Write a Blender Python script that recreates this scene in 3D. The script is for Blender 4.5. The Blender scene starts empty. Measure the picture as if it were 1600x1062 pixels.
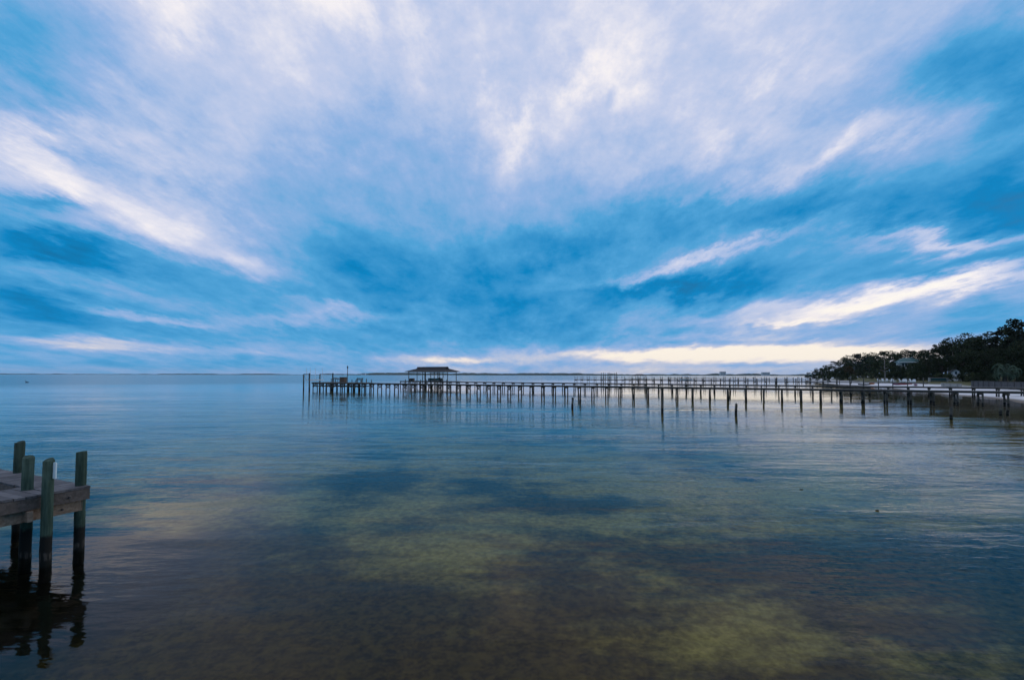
import bpy, math, random
from mathutils import Vector, Matrix
R = math.radians
scene = bpy.context.scene
COL = scene.collection

# ------------------------------------------------------------------ camera
EYE = 3.2
cam_data = bpy.data.cameras.new('camera')
cam = bpy.data.objects.new('camera', cam_data)
COL.objects.link(cam)
cam.location = (0, 0, EYE)
TILT = math.atan(0.03)
cam.rotation_euler = (R(90) + TILT, 0, 0)
cam.rotation_euler.rotate_axis('Z', R(0.11))
cam_data.sensor_width = 36.0
cam_data.lens = 36.0 * 735.0 / 1600.0
cam_data.shift_y = (54.7 - 0.03*735.0) / 1600.0
cam_data.clip_start = 0.1
cam_data.clip_end = 40000
scene.camera = cam
scene.render.resolution_x, scene.render.resolution_y = 1024, 679
scene.view_settings.view_transform = 'Standard'
scene.view_settings.look = 'None'
scene.view_settings.exposure = 0.0
scene.view_settings.gamma = 1.0
scene.cycles.use_denoising = True
scene.cycles.max_bounces = 8
scene.cycles.transmission_bounces = 6
scene.cycles.transparent_max_bounces = 8
scene.cycles.sample_clamp_indirect = 6.0

# ------------------------------------------------------------------ node helper
class NT:
    def __init__(self, tree):
        self.t = tree; self.n = tree.nodes; self.l = tree.links
    def node(self, typ, **kw):
        o = self.n.new(typ)
        for k, v in kw.items(): setattr(o, k, v)
        return o
    def put(self, sock, v):
        if v is None: return
        if isinstance(v, bpy.types.NodeSocket): self.l.new(v, sock)
        else: sock.default_value = v
    def m(self, op, a, b=None, c=None, clamp=False):
        o = self.node('ShaderNodeMath', operation=op, use_clamp=clamp)
        for s, v in zip(o.inputs, (a, b, c)): self.put(s, v)
        return o.outputs[0]
    def v(self, op, a, b=None, out=0):
        o = self.node('ShaderNodeVectorMath', operation=op)
        self.put(o.inputs[0], a)
        if b is not None: self.put(o.inputs[1], b)
        return o.outputs['Value'] if op in ('DOT_PRODUCT', 'LENGTH') else o.outputs[0]
    def xyz(self, x, y, z):
        o = self.node('ShaderNodeCombineXYZ')
        for s, v in zip(o.inputs, (x, y, z)): self.put(s, v)
        return o.outputs[0]
    def sep(self, v):
        o = self.node('ShaderNodeSeparateXYZ'); self.put(o.inputs[0], v); return o.outputs
    def noise(self, vec, scale, detail=4, rough=.5, out='Fac', dist=0.0):
        o = self.node('ShaderNodeTexNoise')
        self.put(o.inputs['Vector'], vec); o.inputs['Scale'].default_value = scale
        o.inputs['Detail'].default_value = detail; o.inputs['Roughness'].default_value = rough
        o.inputs['Distortion'].default_value = dist
        return o.outputs[out]
    def maprange(self, x, a, b, c=0.0, d=1.0, smooth=True):
        o = self.node('ShaderNodeMapRange', interpolation_type='SMOOTHSTEP' if smooth else 'LINEAR')
        self.put(o.inputs[0], x)
        for i, q in enumerate((a, b, c, d)): o.inputs[i + 1].default_value = q
        return o.outputs[0]
    def ramp(self, x, stops):
        o = self.node('ShaderNodeValToRGB'); self.put(o.inputs[0], x)
        e = o.color_ramp.elements
        while len(e) < len(stops): e.new(0.5)
        for k, (p, c) in enumerate(stops):
            e[k].position = p; e[k].color = (*c, 1) if len(c) == 3 else c
        return o.outputs[0]
    def mix(self, f, a, b, blend='MIX'):
        o = self.node('ShaderNodeMix', data_type='RGBA', blend_type=blend)
        self.put(o.inputs[0], f)
        for s, q in ((o.inputs[6], a), (o.inputs[7], b)):
            if isinstance(q, tuple) and len(q) == 3: q = (*q, 1)
            self.put(s, q)
        return o.outputs[2]
    def mapping(self, vec, loc=(0,0,0), rot=(0,0,0), scale=(1,1,1), typ='POINT'):
        o = self.node('ShaderNodeMapping', vector_type=typ)
        self.put(o.inputs[0], vec); o.inputs[1].default_value = loc
        o.inputs[2].default_value = rot; o.inputs[3].default_value = scale
        return o.outputs[0]

def lin(r, g, b):
    f = lambda c: (c/255/12.92) if c/255 <= .04045 else ((c/255+.055)/1.055)**2.4
    return (f(r), f(g), f(b))

# ------------------------------------------------------------------ sky: Nishita air + a procedural cloud sheet
# each cloud bank: centre and size in sky angles (half-angle tangents east/up of the +Y axis), tilt, density
# <clouds>
CLOUDS = [
    (-0.3326, 0.1522, 0.1359, 0.0483, -0.449, 0.27),
    (-0.3528, 0.155, 0.0886, 0.031, -0.461, 0.15),
    (-0.4125, 0.1917, 0.0377, 0.0313, 0.313, 0.16),
    (-0.2635, 0.1103, 0.0349, 0.0124, -0.164, 0.14),
    (-0.4128, 0.2883, 0.0495, 0.0605, -1.628, -0.24),
    (-0.3978, 0.2292, 0.034, 0.0229, -0.433, -0.1),
    (-0.4127, 0.149, 0.0261, 0.0076, 0.021, -0.26),
    (-0.3932, 0.1138, 0.0503, 0.0112, -0.113, -0.24),
    (-0.2833, 0.0985, 0.0842, 0.0123, -0.179, -0.14),
    (-0.385, 0.0852, 0.0623, 0.0126, -0.283, 0.14),
    (-0.4153, 0.0587, 0.0322, 0.0135, -0.198, -0.26),
    (-0.3441, 0.0533, 0.0544, 0.0042, -0.096, 0.26),
    (-0.3861, 0.0284, 0.0562, 0.0046, -0.071, 0.36),
    (-0.2881, 0.0231, 0.0471, 0.0037, -0.034, 0.12),
    (-0.2065, 0.0586, 0.0899, 0.0065, 0.048, 0.18),
    (-0.1981, 0.068, 0.0441, 0.0058, -0.28, 0.1),
    (-0.2992, 0.0094, 0.1437, 0.0061, -0.002, -0.08),
    (-0.2964, 0.3171, 0.0305, 0.0291, 0.324, 0.14),
    (-0.151, 0.3295, 0.0245, 0.0311, 0.091, 0.16),
    (-0.0934, 0.3056, 0.022, 0.0264, 0.053, 0.1),
    (-0.0321, 0.2675, 0.0169, 0.017, 0.313, 0.12),
    (0.008, 0.2465, 0.0397, 0.0245, 0.951, 0.2),
    (0.0938, 0.2976, 0.029, 0.0278, -0.052, 0.18),
    (0.1702, 0.2675, 0.0878, 0.0716, -0.148, 0.07),
    (-0.2441, 0.189, 0.0644, 0.0294, -0.574, 0.04),
    (-0.1027, 0.2292, 0.0722, 0.0354, 0.103, -0.07),
    (-0.1908, 0.1383, 0.0915, 0.0314, -0.206, -0.08),
    (-0.1303, 0.1123, 0.0951, 0.0293, -0.181, -0.08),
    (0.0521, 0.1383, 0.0999, 0.0208, 0.19, -0.17),
    (0.2827, 0.1607, 0.1675, 0.0245, -0.107, -0.2),
    (0.1766, 0.0916, 0.0892, 0.011, 0.021, -0.22),
    (-0.0067, 0.0716, 0.0617, 0.0229, -0.14, -0.1),
    (-0.0457, 0.044, 0.1191, 0.0095, 0.004, -0.05),
    (0.2063, 0.2474, 0.104, 0.02, 0.443, 0.13),
    (0.3064, 0.212, 0.0737, 0.0139, 0.198, 0.2),
    (0.2023, 0.1905, 0.0431, 0.0132, 0.179, 0.08),
    (0.1809, 0.1177, 0.0965, 0.0077, 0.196, 0.3),
    (0.3896, 0.1186, 0.0586, 0.0073, 0.005, 0.38),
    (0.3973, 0.0824, 0.0608, 0.0085, 0.105, 0.5),
    (0.3396, 0.0678, 0.0528, 0.0084, 0.148, 0.34),
    (0.2419, 0.0603, 0.1009, 0.0089, 0.048, 0.2),
    (0.2798, 0.0516, 0.0503, 0.0037, 0.034, 0.28),
    (0.3798, 0.0967, 0.0614, 0.0057, 0.037, -0.06),
    (0.4153, 0.0621, 0.0285, 0.0078, 0.055, -0.14),
    (0.2178, 0.0219, 0.1956, 0.0083, 0.009, 0.6),
    (0.2411, 0.0232, 0.1361, 0.0045, 0.004, 0.3),
    (0.2982, 0.0137, 0.1049, 0.0049, 0.021, 0.25),
    (0.1726, 0.0056, 0.1481, 0.0046, 0.002, 0.22),
    (0.3152, 0.0593, 0.1476, 0.0271, 0.048, 0.25),
    (-0.067, 0.0146, 0.0626, 0.0041, 0.024, 0.36),
    (-0.0606, 0.0055, 0.0486, 0.0027, -0.007, 0.22),
    (0.2434, 0.0103, 0.061, 0.0026, 0.032, -0.2),
    (0.1341, 0.0018, 0.1493, 0.0027, -0.0, 0.1),
    (0.2208, 0.0405, 0.0895, 0.0039, -0.001, 0.16),
    (0.4231, 0.2497, 0.0672, 0.0726, -1.483, -0.34),
    (0.4267, 0.1481, 0.0283, 0.0266, -0.831, -0.12),
]
# </clouds>
SUN_AZ, SUN_EL = 58.0, 7.0      # degrees to the right of +Y, degrees up
world = bpy.data.worlds.new('World'); scene.world = world
world.use_nodes = True
w = NT(world.node_tree); w.n.clear()
dirv = w.node('ShaderNodeTexCoord').outputs['Generated']
dx, dy, dz = w.sep(dirv)
up = w.m('MAXIMUM', dz, 0.0)
den = w.m('MAXIMUM', w.m('ADD', dy, 1.0), 0.05)
st = w.xyz(w.m('DIVIDE', dx, den), w.m('DIVIDE', w.m('ABSOLUTE', dz), den), 0.0)
pl = w.m('ADD', up, 0.17)
plane = w.xyz(w.m('DIVIDE', dx, pl), w.m('DIVIDE', dy, pl), 0.0)
streak = w.mapping(plane, rot=(0, 0, R(6)), scale=(1.0, 0.46, 1.0))
warpn = w.noise(streak, 2.4, 8, .66, 'Color')
warp = w.v('SUBTRACT', warpn, (.5, .5, .5))
wamt = w.maprange(dz, 0.0, 0.45, 0.008, 0.20, smooth=False)
wsc = w.node('ShaderNodeVectorMath', operation='SCALE'); w.put(wsc.inputs[0], warp); w.put(wsc.inputs[3], wamt)
stw = w.v('ADD', st, w.v('MULTIPLY', wsc.outputs[0], (1, 1, 0)))
acc = w.ramp(dz, [(0, (.46,)*3), (.03, (.41,)*3), (.08, (.30,)*3), (.15, (.25,)*3), (.25, (.35,)*3), (.4, (.56,)*3), (.6, (.69,)*3), (1, (.66,)*3)])
for (cx, cz, sl, sw, an, am) in CLOUDS:
    q = w.mapping(stw, (cx, cz, 0), (0, 0, an), (sl, sw, 1), 'TEXTURE')
    g = w.m('EXPONENT', w.m('MULTIPLY', w.v('DOT_PRODUCT', q, q), -1.0))
    acc = w.m('MULTIPLY_ADD', g, am, acc)
n1 = w.noise(streak, 2.0, 10, .66, dist=.25)
n4 = w.noise(w.mapping(plane, loc=(7.3, 2.2, 0), rot=(0, 0, R(25)), scale=(1.0, .8, 1)), 5.5, 8, .68)
n3 = w.noise(w.mapping(st, rot=(0, 0, R(20)), scale=(1.0, 1.35, 1)), 12.0, 9, .68)
n2 = w.noise(w.mapping(plane, loc=(3.1, 1.7, 0), rot=(0, 0, R(-8)), scale=(1.0, .42, 1)), 5.0, 9, .66)
acc = w.m('MULTIPLY_ADD', w.m('SUBTRACT', n1, .37), .50, acc)
acc = w.m('MULTIPLY_ADD', w.m('SUBTRACT', n3, .5), w.maprange(dz, .05, .35, .08, .34), acc)
acc = w.m('MULTIPLY_ADD', w.m('SUBTRACT', n4, .5), w.maprange(dz, .1, .4, .12, .26), acc)
acc = w.m('MULTIPLY_ADD', w.m('SUBTRACT', n2, .5), w.maprange(dz, .05, .3, .34, .20), acc)
cloud = w.ramp(acc, [(0.0, lin(0, 100, 152)), (.2, lin(8, 132, 194)), (.4, lin(82, 163, 216)), (.58, lin(146, 180, 226)),
                     (.75, lin(196, 206, 234)), (.90, lin(243, 239, 244)), (1.0, lin(255, 250, 244))])
warm = w.m('MULTIPLY', w.maprange(dz, .16, .03), w.maprange(acc, .5, .85))
cloud = w.mix(warm, cloud, w.mix(1.0, cloud, (1.0, .95, .87), 'MULTIPLY'))
sky = w.node('ShaderNodeTexSky', sky_type='NISHITA')
sky.sun_disc = False
sky.sun_elevation = R(SUN_EL); sky.sun_rotation = R(SUN_AZ)
sky.altitude = 0; sky.air_density = 1.0; sky.dust_density = .6; sky.ozone_density = 3.0
gain = w.node('ShaderNodeVectorMath', operation='SCALE'); w.put(gain.inputs[0], cloud); gain.inputs[3].default_value = 10.0
cover = w.maprange(acc, -.35, .25, 0.72, 1.0)
tot = w.mix(cover, sky.outputs[0], gain.outputs[0])
bg = w.node('ShaderNodeBackground'); w.put(bg.inputs[0], tot); bg.inputs[1].default_value = 0.1
wo = w.node('ShaderNodeOutputWorld'); w.l.new(bg.outputs[0], wo.inputs[0])

sun_data = bpy.data.lights.new('sun', 'SUN')
sun_data.energy = 0.5; sun_data.angle = R(12); sun_data.color = (1.0, .86, .72)
sun = bpy.data.objects.new('sun', sun_data); COL.objects.link(sun)
sd = Vector((math.sin(R(SUN_AZ))*math.cos(R(SUN_EL)), math.cos(R(SUN_AZ))*math.cos(R(SUN_EL)), math.sin(R(SUN_EL))))
sun.rotation_euler = sd.to_track_quat('Z', 'Y').to_euler()

# ------------------------------------------------------------------ materials
def material(name):
    m = bpy.data.materials.new(name); m.use_nodes = True
    t = NT(m.node_tree); t.n.clear()
    b = t.node('ShaderNodeBsdfPrincipled'); o = t.node('ShaderNodeOutputMaterial')
    t.l.new(b.outputs[0], o.inputs[0])
    return m, t, b, o
def position(t): return t.node('ShaderNodeNewGeometry').outputs['Position']
def objco(t): return t.node('ShaderNodeTexCoord').outputs['Object']

def simple(name, a, b2, scale=4.0, rough=.7, stretch=(1,1,1), bump=.0, spec=.3, metal=0.0):
    m, t, b, o = material(name)
    c = t.mapping(objco(t), scale=stretch)
    n = t.noise(c, scale, 5, .6)
    t.put(b.inputs['Base Color'], t.mix(t.maprange(n, .3, .7), a, b2))
    b.inputs['Roughness'].default_value = rough
    b.inputs['Specular IOR Level'].default_value = spec
    b.inputs['Metallic'].default_value = metal
    if bump:
        bp = t.node('ShaderNodeBump'); bp.inputs['Strength'].default_value = 1; bp.inputs['Distance'].default_value = bump
        t.put(bp.inputs['Height'], n); t.l.new(bp.outputs[0], b.inputs['Normal'])
    return m

def wood(name, a, b2, grain=(14, 14, 1.2), wet=None, rough=.8):
    m, t, b, o = material(name)
    oi = t.node('ShaderNodeObjectInfo').outputs['Random']
    c = t.v('ADD', objco(t), t.xyz(t.m('MULTIPLY', oi, 37.0), t.m('MULTIPLY', oi, 11.0), 0.0))
    n = t.noise(t.mapping(c, scale=grain), 1.6, 6, .65)
    n3 = t.noise(c, 2.3, 4, .6)
    col = t.mix(t.maprange(n, .28, .72), a, b2)
    col = t.mix(t.m('MULTIPLY', t.maprange(n3, .45, .75), .55), col, tuple(q*.45 for q in a))
    tone = t.m('MULTIPLY_ADD', oi, .5, .75)
    col = t.mix(1.0, col, t.xyz(tone, tone, tone), 'MULTIPLY')
    if wet:      # tide-soaked foot of a piling, weed and barnacles above the waterline
        z = t.sep(position(t))[2]
        zz = t.m('MULTIPLY_ADD', t.m('SUBTRACT', n3, .5), .6, z)
        col = t.mix(t.maprange(zz, wet + .06, wet - .05), col, (.012, .012, .010))
        col = t.mix(t.m('MULTIPLY', t.maprange(zz, .22, .16), t.maprange(n, .4, .6)), col, (.07, .06, .05))
        col = t.mix(t.maprange(zz, .12, .05), col, (.008, .009, .007))
    t.put(b.inputs['Base Color'], col)
    b.inputs['Roughness'].default_value = rough; b.inputs['Specular IOR Level'].default_value = .2
    bp = t.node('ShaderNodeBump'); bp.inputs['Strength'].default_value = 1; bp.inputs['Distance'].default_value = .012
    t.put(bp.inputs['Height'], n); t.l.new(bp.outputs[0], b.inputs['Normal'])
    return m

M = {}
M['plank'] = wood('weathered_plank', (.085, .08, .082), (.16, .152, .155), (1.5, 16, 16))
M['fascia'] = wood('fascia_timber', (.075, .062, .052), (.14, .115, .10), (1.5, 12, 12))
M['cap'] = wood('cap_timber', (.16, .11, .075), (.26, .20, .15), (1.5, 12, 12))
M['dock_piling'] = wood('dock_piling', (.022, .042, .03), (.055, .085, .062), (14, 14, 1.2), wet=.46)
M['piling'] = wood('pier_piling', (.06, .055, .045), (.13, .12, .10), (8, 8, 1), wet=.35)
M['pier_deck'] = wood('pier_deck', (.12, .11, .10), (.22, .20, .185), (3, 3, 3))
M['beam'] = wood('pier_beam', (.07, .06, .05), (.13, .115, .10), (2, 6, 6))
M['white'] = simple('white_paint', (.72, .73, .74), (.82, .82, .82), 6, .5)
M['plate'] = simple('reflector_plate', (.55, .70, .68), (.75, .82, .82), 9, .35, spec=.6)
M['dark'] = simple('dark_metal', (.02, .022, .024), (.05, .05, .05), 6, .5)
M['roof'] = simple('boathouse_roof', (.012, .011, .012), (.028, .024, .024), 5, .85, (1, 1, 1))
M['green_roof'] = simple('green_roof', (.03, .085, .085), (.05, .12, .115), 2, .6)
M['wall'] = simple('pale_wall', (.55, .56, .54), (.68, .68, .65), 3, .7)
M['glass'] = simple('window_glass', (.02, .03, .04), (.03, .04, .05), 3, .08, spec=.6)
M['concrete'] = simple('concrete', (.25, .24, .22), (.38, .36, .34), 3, .85)
M['box'] = simple('brown_box', (.09, .055, .04), (.14, .09, .06), 5, .7)
M['red'] = simple('red_hull', (.22, .03, .04), (.30, .05, .06), 4, .4)
M['purple'] = simple('plum_hull', (.13, .04, .08), (.20, .07, .12), 4, .4)
M['orange'] = simple('orange_hull', (.45, .14, .04), (.55, .2, .06), 4, .4)
M['teal'] = simple('teal_cover', (.02, .12, .12), (.04, .18, .18), 4, .6)
M['bark'] = simple('bark', (.035, .027, .02), (.08, .062, .05), 7, .9, (1, 1, .3))
M['pale_bark'] = simple('pale_bark', (.28, .22, .20), (.38, .32, .30), 7, .9, (1, 1, .3))
M['bird'] = simple('bird_feather', (.02, .018, .016), (.05, .045, .04), 12, .7)
def foliage(name, a, b2):
    m, t, b, o = material(name)
    n = t.noise(position(t), .55, 4, .6)
    oi = t.node('ShaderNodeObjectInfo').outputs['Random']
    rnd = t.node('ShaderNodeNewGeometry').outputs['Random Per Island']
    f = t.m('MULTIPLY_ADD', rnd, .5, t.m('MULTIPLY', t.maprange(n, .3, .7), .5))
    col = t.mix(f, a, b2)
    tone = t.m('MULTIPLY_ADD', oi, .6, .7)
    t.put(b.inputs['Base Color'], t.mix(1.0, col, t.xyz(tone, tone, tone), 'MULTIPLY'))
    b.inputs['Roughness'].default_value = .75; b.inputs['Specular IOR Level'].default_value = .15
    return m
M['leaf_oak'] = foliage('oak_leaf', (.013, .022, .009), (.036, .047, .018))
M['leaf_pine'] = foliage('pine_needle', (.009, .016, .009), (.025, .035, .017))
M['leaf_rust'] = foliage('rusty_leaf', (.05, .034, .014), (.11, .075, .028))
M['leaf_shrub'] = foliage('shrub_leaf', (.03, .042, .018), (.085, .095, .04))
M['leaf_palm'] = foliage('palm_leaf', (.045, .075, .05), (.10, .14, .09))
M['far'] = simple('far_shore_wood', (.020, .032, .018), (.04, .055, .03), .02, .9)

def shore_material():
    m, t, b, o = material('shore_ground')
    p = position(t); z = t.sep(p)[2]
    n = t.noise(p, .35, 5, .6); n2 = t.noise(p, 3.0, 4, .6)
    zz = t.m('MULTIPLY_ADD', t.m('SUBTRACT', n, .5), .5, z)
    sand = t.mix(n2, (.62, .59, .57), (.76, .73, .71))
    wetsand = (.17, .14, .11)
    col = t.mix(t.maprange(z, .03, .16), wetsand, sand)
    grass = t.mix(n2, (.05, .06, .022), (.15, .13, .06))
    col = t.mix(t.maprange(zz, .78, .95), col, grass)
    t.put(b.inputs['Base Color'], col); b.inputs['Roughness'].default_value = .95
    b.inputs['Specular IOR Level'].default_value = .1
    bp = t.node('ShaderNodeBump'); bp.inputs['Distance'].default_value = .05
    t.put(bp.inputs['Height'], n2); t.l.new(bp.outputs[0], b.inputs['Normal'])
    return m
M['shore'] = shore_material()

def seabed_material():
    m, t, b, o = material('seabed_sand_and_weed')
    p = position(t)
    big = t.noise(t.mapping(p, scale=(.16, .26, 1)), 1.0, 5, .62, dist=.4)
    mid = t.noise(t.mapping(p, scale=(.8, 1.1, 1)), 1.0, 6, .68)
    fine = t.maprange(t.noise(p, 7.0, 6, .75), .34, .66)
    sand = t.mix(fine, (.175, .135, .030), (.34, .275, .078))
    weed = t.mix(fine, (.014, .010, .002), (.075, .052, .010))
    f = t.m('MULTIPLY_ADD', t.m('SUBTRACT', mid, .5), .9, big)
    f = t.m('MULTIPLY_ADD', t.maprange(t.sep(p)[1], 11.0, 4.0), .22, f)
    # weed beds lying on the bottom, the first painting in shade by the dock: x, y, half-length, half-width, density
    for (bx, by, rx, ry, am) in ((-7.6, 6.6, 3.8, 3.2, .9), (1.8, 12.5, 1.6, .9, .40), (5.7, 9.0, 2.8, 1.1, .34), (9.0, 7.6, 2.5, 1.0, .14), (-2.5, 5.4, 2.6, .7, .20),
                                 (2.0, 5.0, 3.0, .5, .12), (-5.0, 15.0, 3.5, 1.0, .16), (6.5, 13.5, 4.0, 2.0, -.16), (-1.5, 9.0, 2.5, 1.4, -.10)):
        q = t.mapping(t.v('MULTIPLY', p, (1, 1, 0)), (bx, by, 0), (0, 0, 0), (rx, ry, 1), 'TEXTURE')
        f = t.m('MULTIPLY_ADD', t.m('EXPONENT', t.m('MULTIPLY', t.v('DOT_PRODUCT', q, q), -1.0)), am, f)
    col = t.mix(t.maprange(f, .36, .70), sand, weed)
    q = t.mapping(t.v('MULTIPLY', p, (1, 1, 0)), (-8.6, 7.2, 0), (0, 0, 0), (3.4, 3.0, 1), 'TEXTURE')     # shade round the dock, painted near-black into the bottom colour
    dock_shade = t.m('MULTIPLY_ADD', t.m('SUBTRACT', mid, .5), .8, t.v('DOT_PRODUCT', q, q))
    col = t.mix(t.maprange(dock_shade, 1.3, .7), col, (.007, .007, .005))
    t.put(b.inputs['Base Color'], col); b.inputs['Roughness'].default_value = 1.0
    b.inputs['Specular IOR Level'].default_value = 0.0
    return m
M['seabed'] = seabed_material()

def water_material():
    m, t, b, o = material('bay_water')
    p = position(t)
    px, py, pz = t.sep(p)
    # real water: wind ripples in metres, calmer in the lee of the piers, ruffled out in the bay
    gust = t.noise(t.mapping(p, scale=(.012, .05, 1)), 1.0, 3, .5)
    far = t.maprange(t.m('MULTIPLY_ADD', px, -1.1, t.m('MULTIPLY_ADD', t.m('SUBTRACT', gust, .5), 120.0, py)), 140.0, 330.0)
    swell = t.noise(t.mapping(p, rot=(0, 0, R(14)), scale=(.10, .42, 1)), 1.0, 2, .5)
    med = t.noise(t.mapping(p, rot=(0, 0, R(10)), scale=(.6, 2.0, 1)), 1.0, 3, .55)
    fine = t.noise(t.mapping(p, rot=(0, 0, R(-8)), scale=(2.4, 5.5, 1)), 1.0, 3, .55)
    lane = t.noise(t.mapping(p, rot=(0, 0, R(12)), scale=(.05, .17, 1)), 1.0, 3, .55)
    ruf = t.maprange(t.m('MULTIPLY_ADD', lane, .5, t.m('MULTIPLY', gust, .5)), .38, .62, .25, 2.1)
    h = t.m('MULTIPLY', swell, .055)
    h = t.m('MULTIPLY_ADD', t.m('MULTIPLY', med, ruf), .018, h)
    h = t.m('MULTIPLY_ADD', t.m('MULTIPLY', fine, ruf), .0062, h)
    bp = t.node('ShaderNodeBump'); bp.inputs['Strength'].default_value = 1; bp.inputs['Distance'].default_value = 1.0
    lee = t.maprange(t.m('MULTIPLY_ADD', px, .5, py), 36.0, 75.0, 1.0, .22)   # sheltered water behind the piers
    t.put(bp.inputs['Height'], t.m('MULTIPLY', h, lee))
    t.l.new(bp.outputs[0], b.inputs['Normal'])
    b.inputs['Base Color'].default_value = (1, 1, 1, 1)
    b.inputs['IOR'].default_value = 1.19
    b.inputs['Transmission Weight'].default_value = 1.0
    t.put(b.inputs['Roughness'], t.m('MULTIPLY_ADD', far, .13, .008))
    va = t.node('ShaderNodeVolumeAbsorption')
    va.inputs['Color'].default_value = (.64, .68, .30, 1); va.inputs['Density'].default_value = .42
    t.l.new(va.outputs[0], o.inputs['Volume'])
    return m
M['water'] = water_material()

# ------------------------------------------------------------------ mesh helper
class MB:
    def __init__(self): self.v = []; self.f = []
    def quad(self, *p):
        i = len(self.v); self.v += [tuple(q) for q in p]; self.f.append(tuple(range(i, i + len(p))))
    def hexa(self, p):          # 8 points: bottom 4 then top 4
        i = len(self.v); self.v += [tuple(q) for q in p]
        for f in ((3,2,1,0), (4,5,6,7), (0,1,5,4), (1,2,6,5), (2,3,7,6), (3,0,4,7)): self.f.append(tuple(i+k for k in f))
    def box(self, x0, x1, y0, y1, z0, z1):
        self.hexa([(x0,y0,z0),(x1,y0,z0),(x1,y1,z0),(x0,y1,z0),(x0,y0,z1),(x1,y0,z1),(x1,y1,z1),(x0,y1,z1)])
    def bar(self, a, b, w, h, upv=(0,0,1)):
        a, b = Vector(a), Vector(b); d = (b - a).normalized(); s = d.cross(Vector(upv))
        if s.length < 1e-4: s = d.cross(Vector((1, 0, 0)))
        s.normalize(); u = s.cross(d)
        s, u = s*w/2, u*h/2
        self.hexa([a-s-u, a+s-u, b+s-u, b-s-u, a-s+u, a+s+u, b+s+u, b-s+u])
    def tube(self, pts, rad, n=8, cap=True):
        rings = []
        for k, p in enumerate(pts):
            p = Vector(p)
            d = (Vector(pts[min(k+1, len(pts)-1)]) - Vector(pts[max(k-1, 0)])).normalized()
            s = d.cross(Vector((.12, .99, .03))).normalized(); u = s.cross(d)
            i = len(self.v); r = rad[k]
            for j in range(n):
                a = 2*math.pi*j/n; q = p + s*(math.cos(a)*r) + u*(math.sin(a)*r); self.v.append(tuple(q))
            rings.append(i)
        for a, b in zip(rings, rings[1:]):
            for j in range(n): self.f.append((a+j, a+(j+1) % n, b+(j+1) % n, b+j))
        if cap:
            self.f.append(tuple(rings[-1]+j for j in range(n))); self.f.append(tuple(rings[0]+n-1-j for j in range(n)))
    def mesh(self, name, mat=None, smooth=False):
        me = bpy.data.meshes.new(name); me.from_pydata(self.v, [], self.f); me.update()
        if mat: me.materials.append(M[mat])
        if smooth: me.polygons.foreach_set('use_smooth', [True]*len(me.polygons))
        return me
    def build(self, name, mat, parent=None, smooth=False, loc=None):
        o = bpy.data.objects.new(name, self.mesh(name, mat, smooth)); COL.objects.link(o)
        if parent: o.parent = parent
        if loc: o.location = loc
        return o
def use(me, name, parent, loc, rz=0.0):
    o = bpy.data.objects.new(name, me); COL.objects.link(o); o.parent = parent
    o.location = loc; o.rotation_euler.z = rz
    return o
def tag(o, label=None, cat=None, group=None, kind=None):
    for k, v in (('label', label), ('category', cat), ('group', group), ('kind', kind)):
        if v: o[k] = v
    return o
def empty(name, loc, label, cat, group=None, rz=0):
    o = bpy.data.objects.new(name, None); COL.objects.link(o); o.location = loc; o.rotation_euler.z = rz
    return tag(o, label, cat, group)
def copy_tree(o, parent=None):
    c = o.copy(); COL.objects.link(c); c.parent = parent
    for ch in o.children: copy_tree(ch, c)
    return c
rng = random.Random(7)
ORD = ('first second third fourth fifth sixth seventh eighth ninth tenth eleventh twelfth thirteenth fourteenth fifteenth sixteenth seventeenth eighteenth nineteenth twentieth '
       'twenty-first twenty-second twenty-third twenty-fourth twenty-fifth twenty-sixth twenty-seventh twenty-eighth twenty-ninth thirtieth thirty-first thirty-second thirty-third thirty-fourth thirty-fifth thirty-sixth thirty-seventh thirty-eighth').split()
count = {}
def nth(key): count[key] = count.get(key, 0) + 1; return ORD[count[key]-1]

# ------------------------------------------------------------------ setting: seabed, water, shore, far shore
def seabed_z(x, y): return -(.50 + .007*max(0, y) + .00015*y*y) if y < 150 else -4.93
m = MB()
xs = [-9000, -600, -150, -60, -30, -15, -5, 5, 15, 30, 45, 60, 90, 150, 600, 9000]
ys = [-60, -20, -5, 2, 6, 10, 15, 22, 30, 45, 65, 90, 120, 150, 400, 9000]
for y in ys:
    for x in xs: m.v.append((x, y, seabed_z(x, y) + (.10*math.sin(x*.7+y*.3) if abs(x) < 70 and y < 100 else 0)))
n = len(xs)
for j in range(len(ys)-1):
    for i in range(n-1): m.f.append((j*n+i, j*n+i+1, (j+1)*n+i+1, (j+1)*n+i))
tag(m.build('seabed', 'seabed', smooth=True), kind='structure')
m = MB(); m.quad((-9000, -60, 0), (9000, -60, 0), (9000, 9000, 0), (-9000, 9000, 0))
tag(m.build('water', 'water'), kind='structure')

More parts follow.
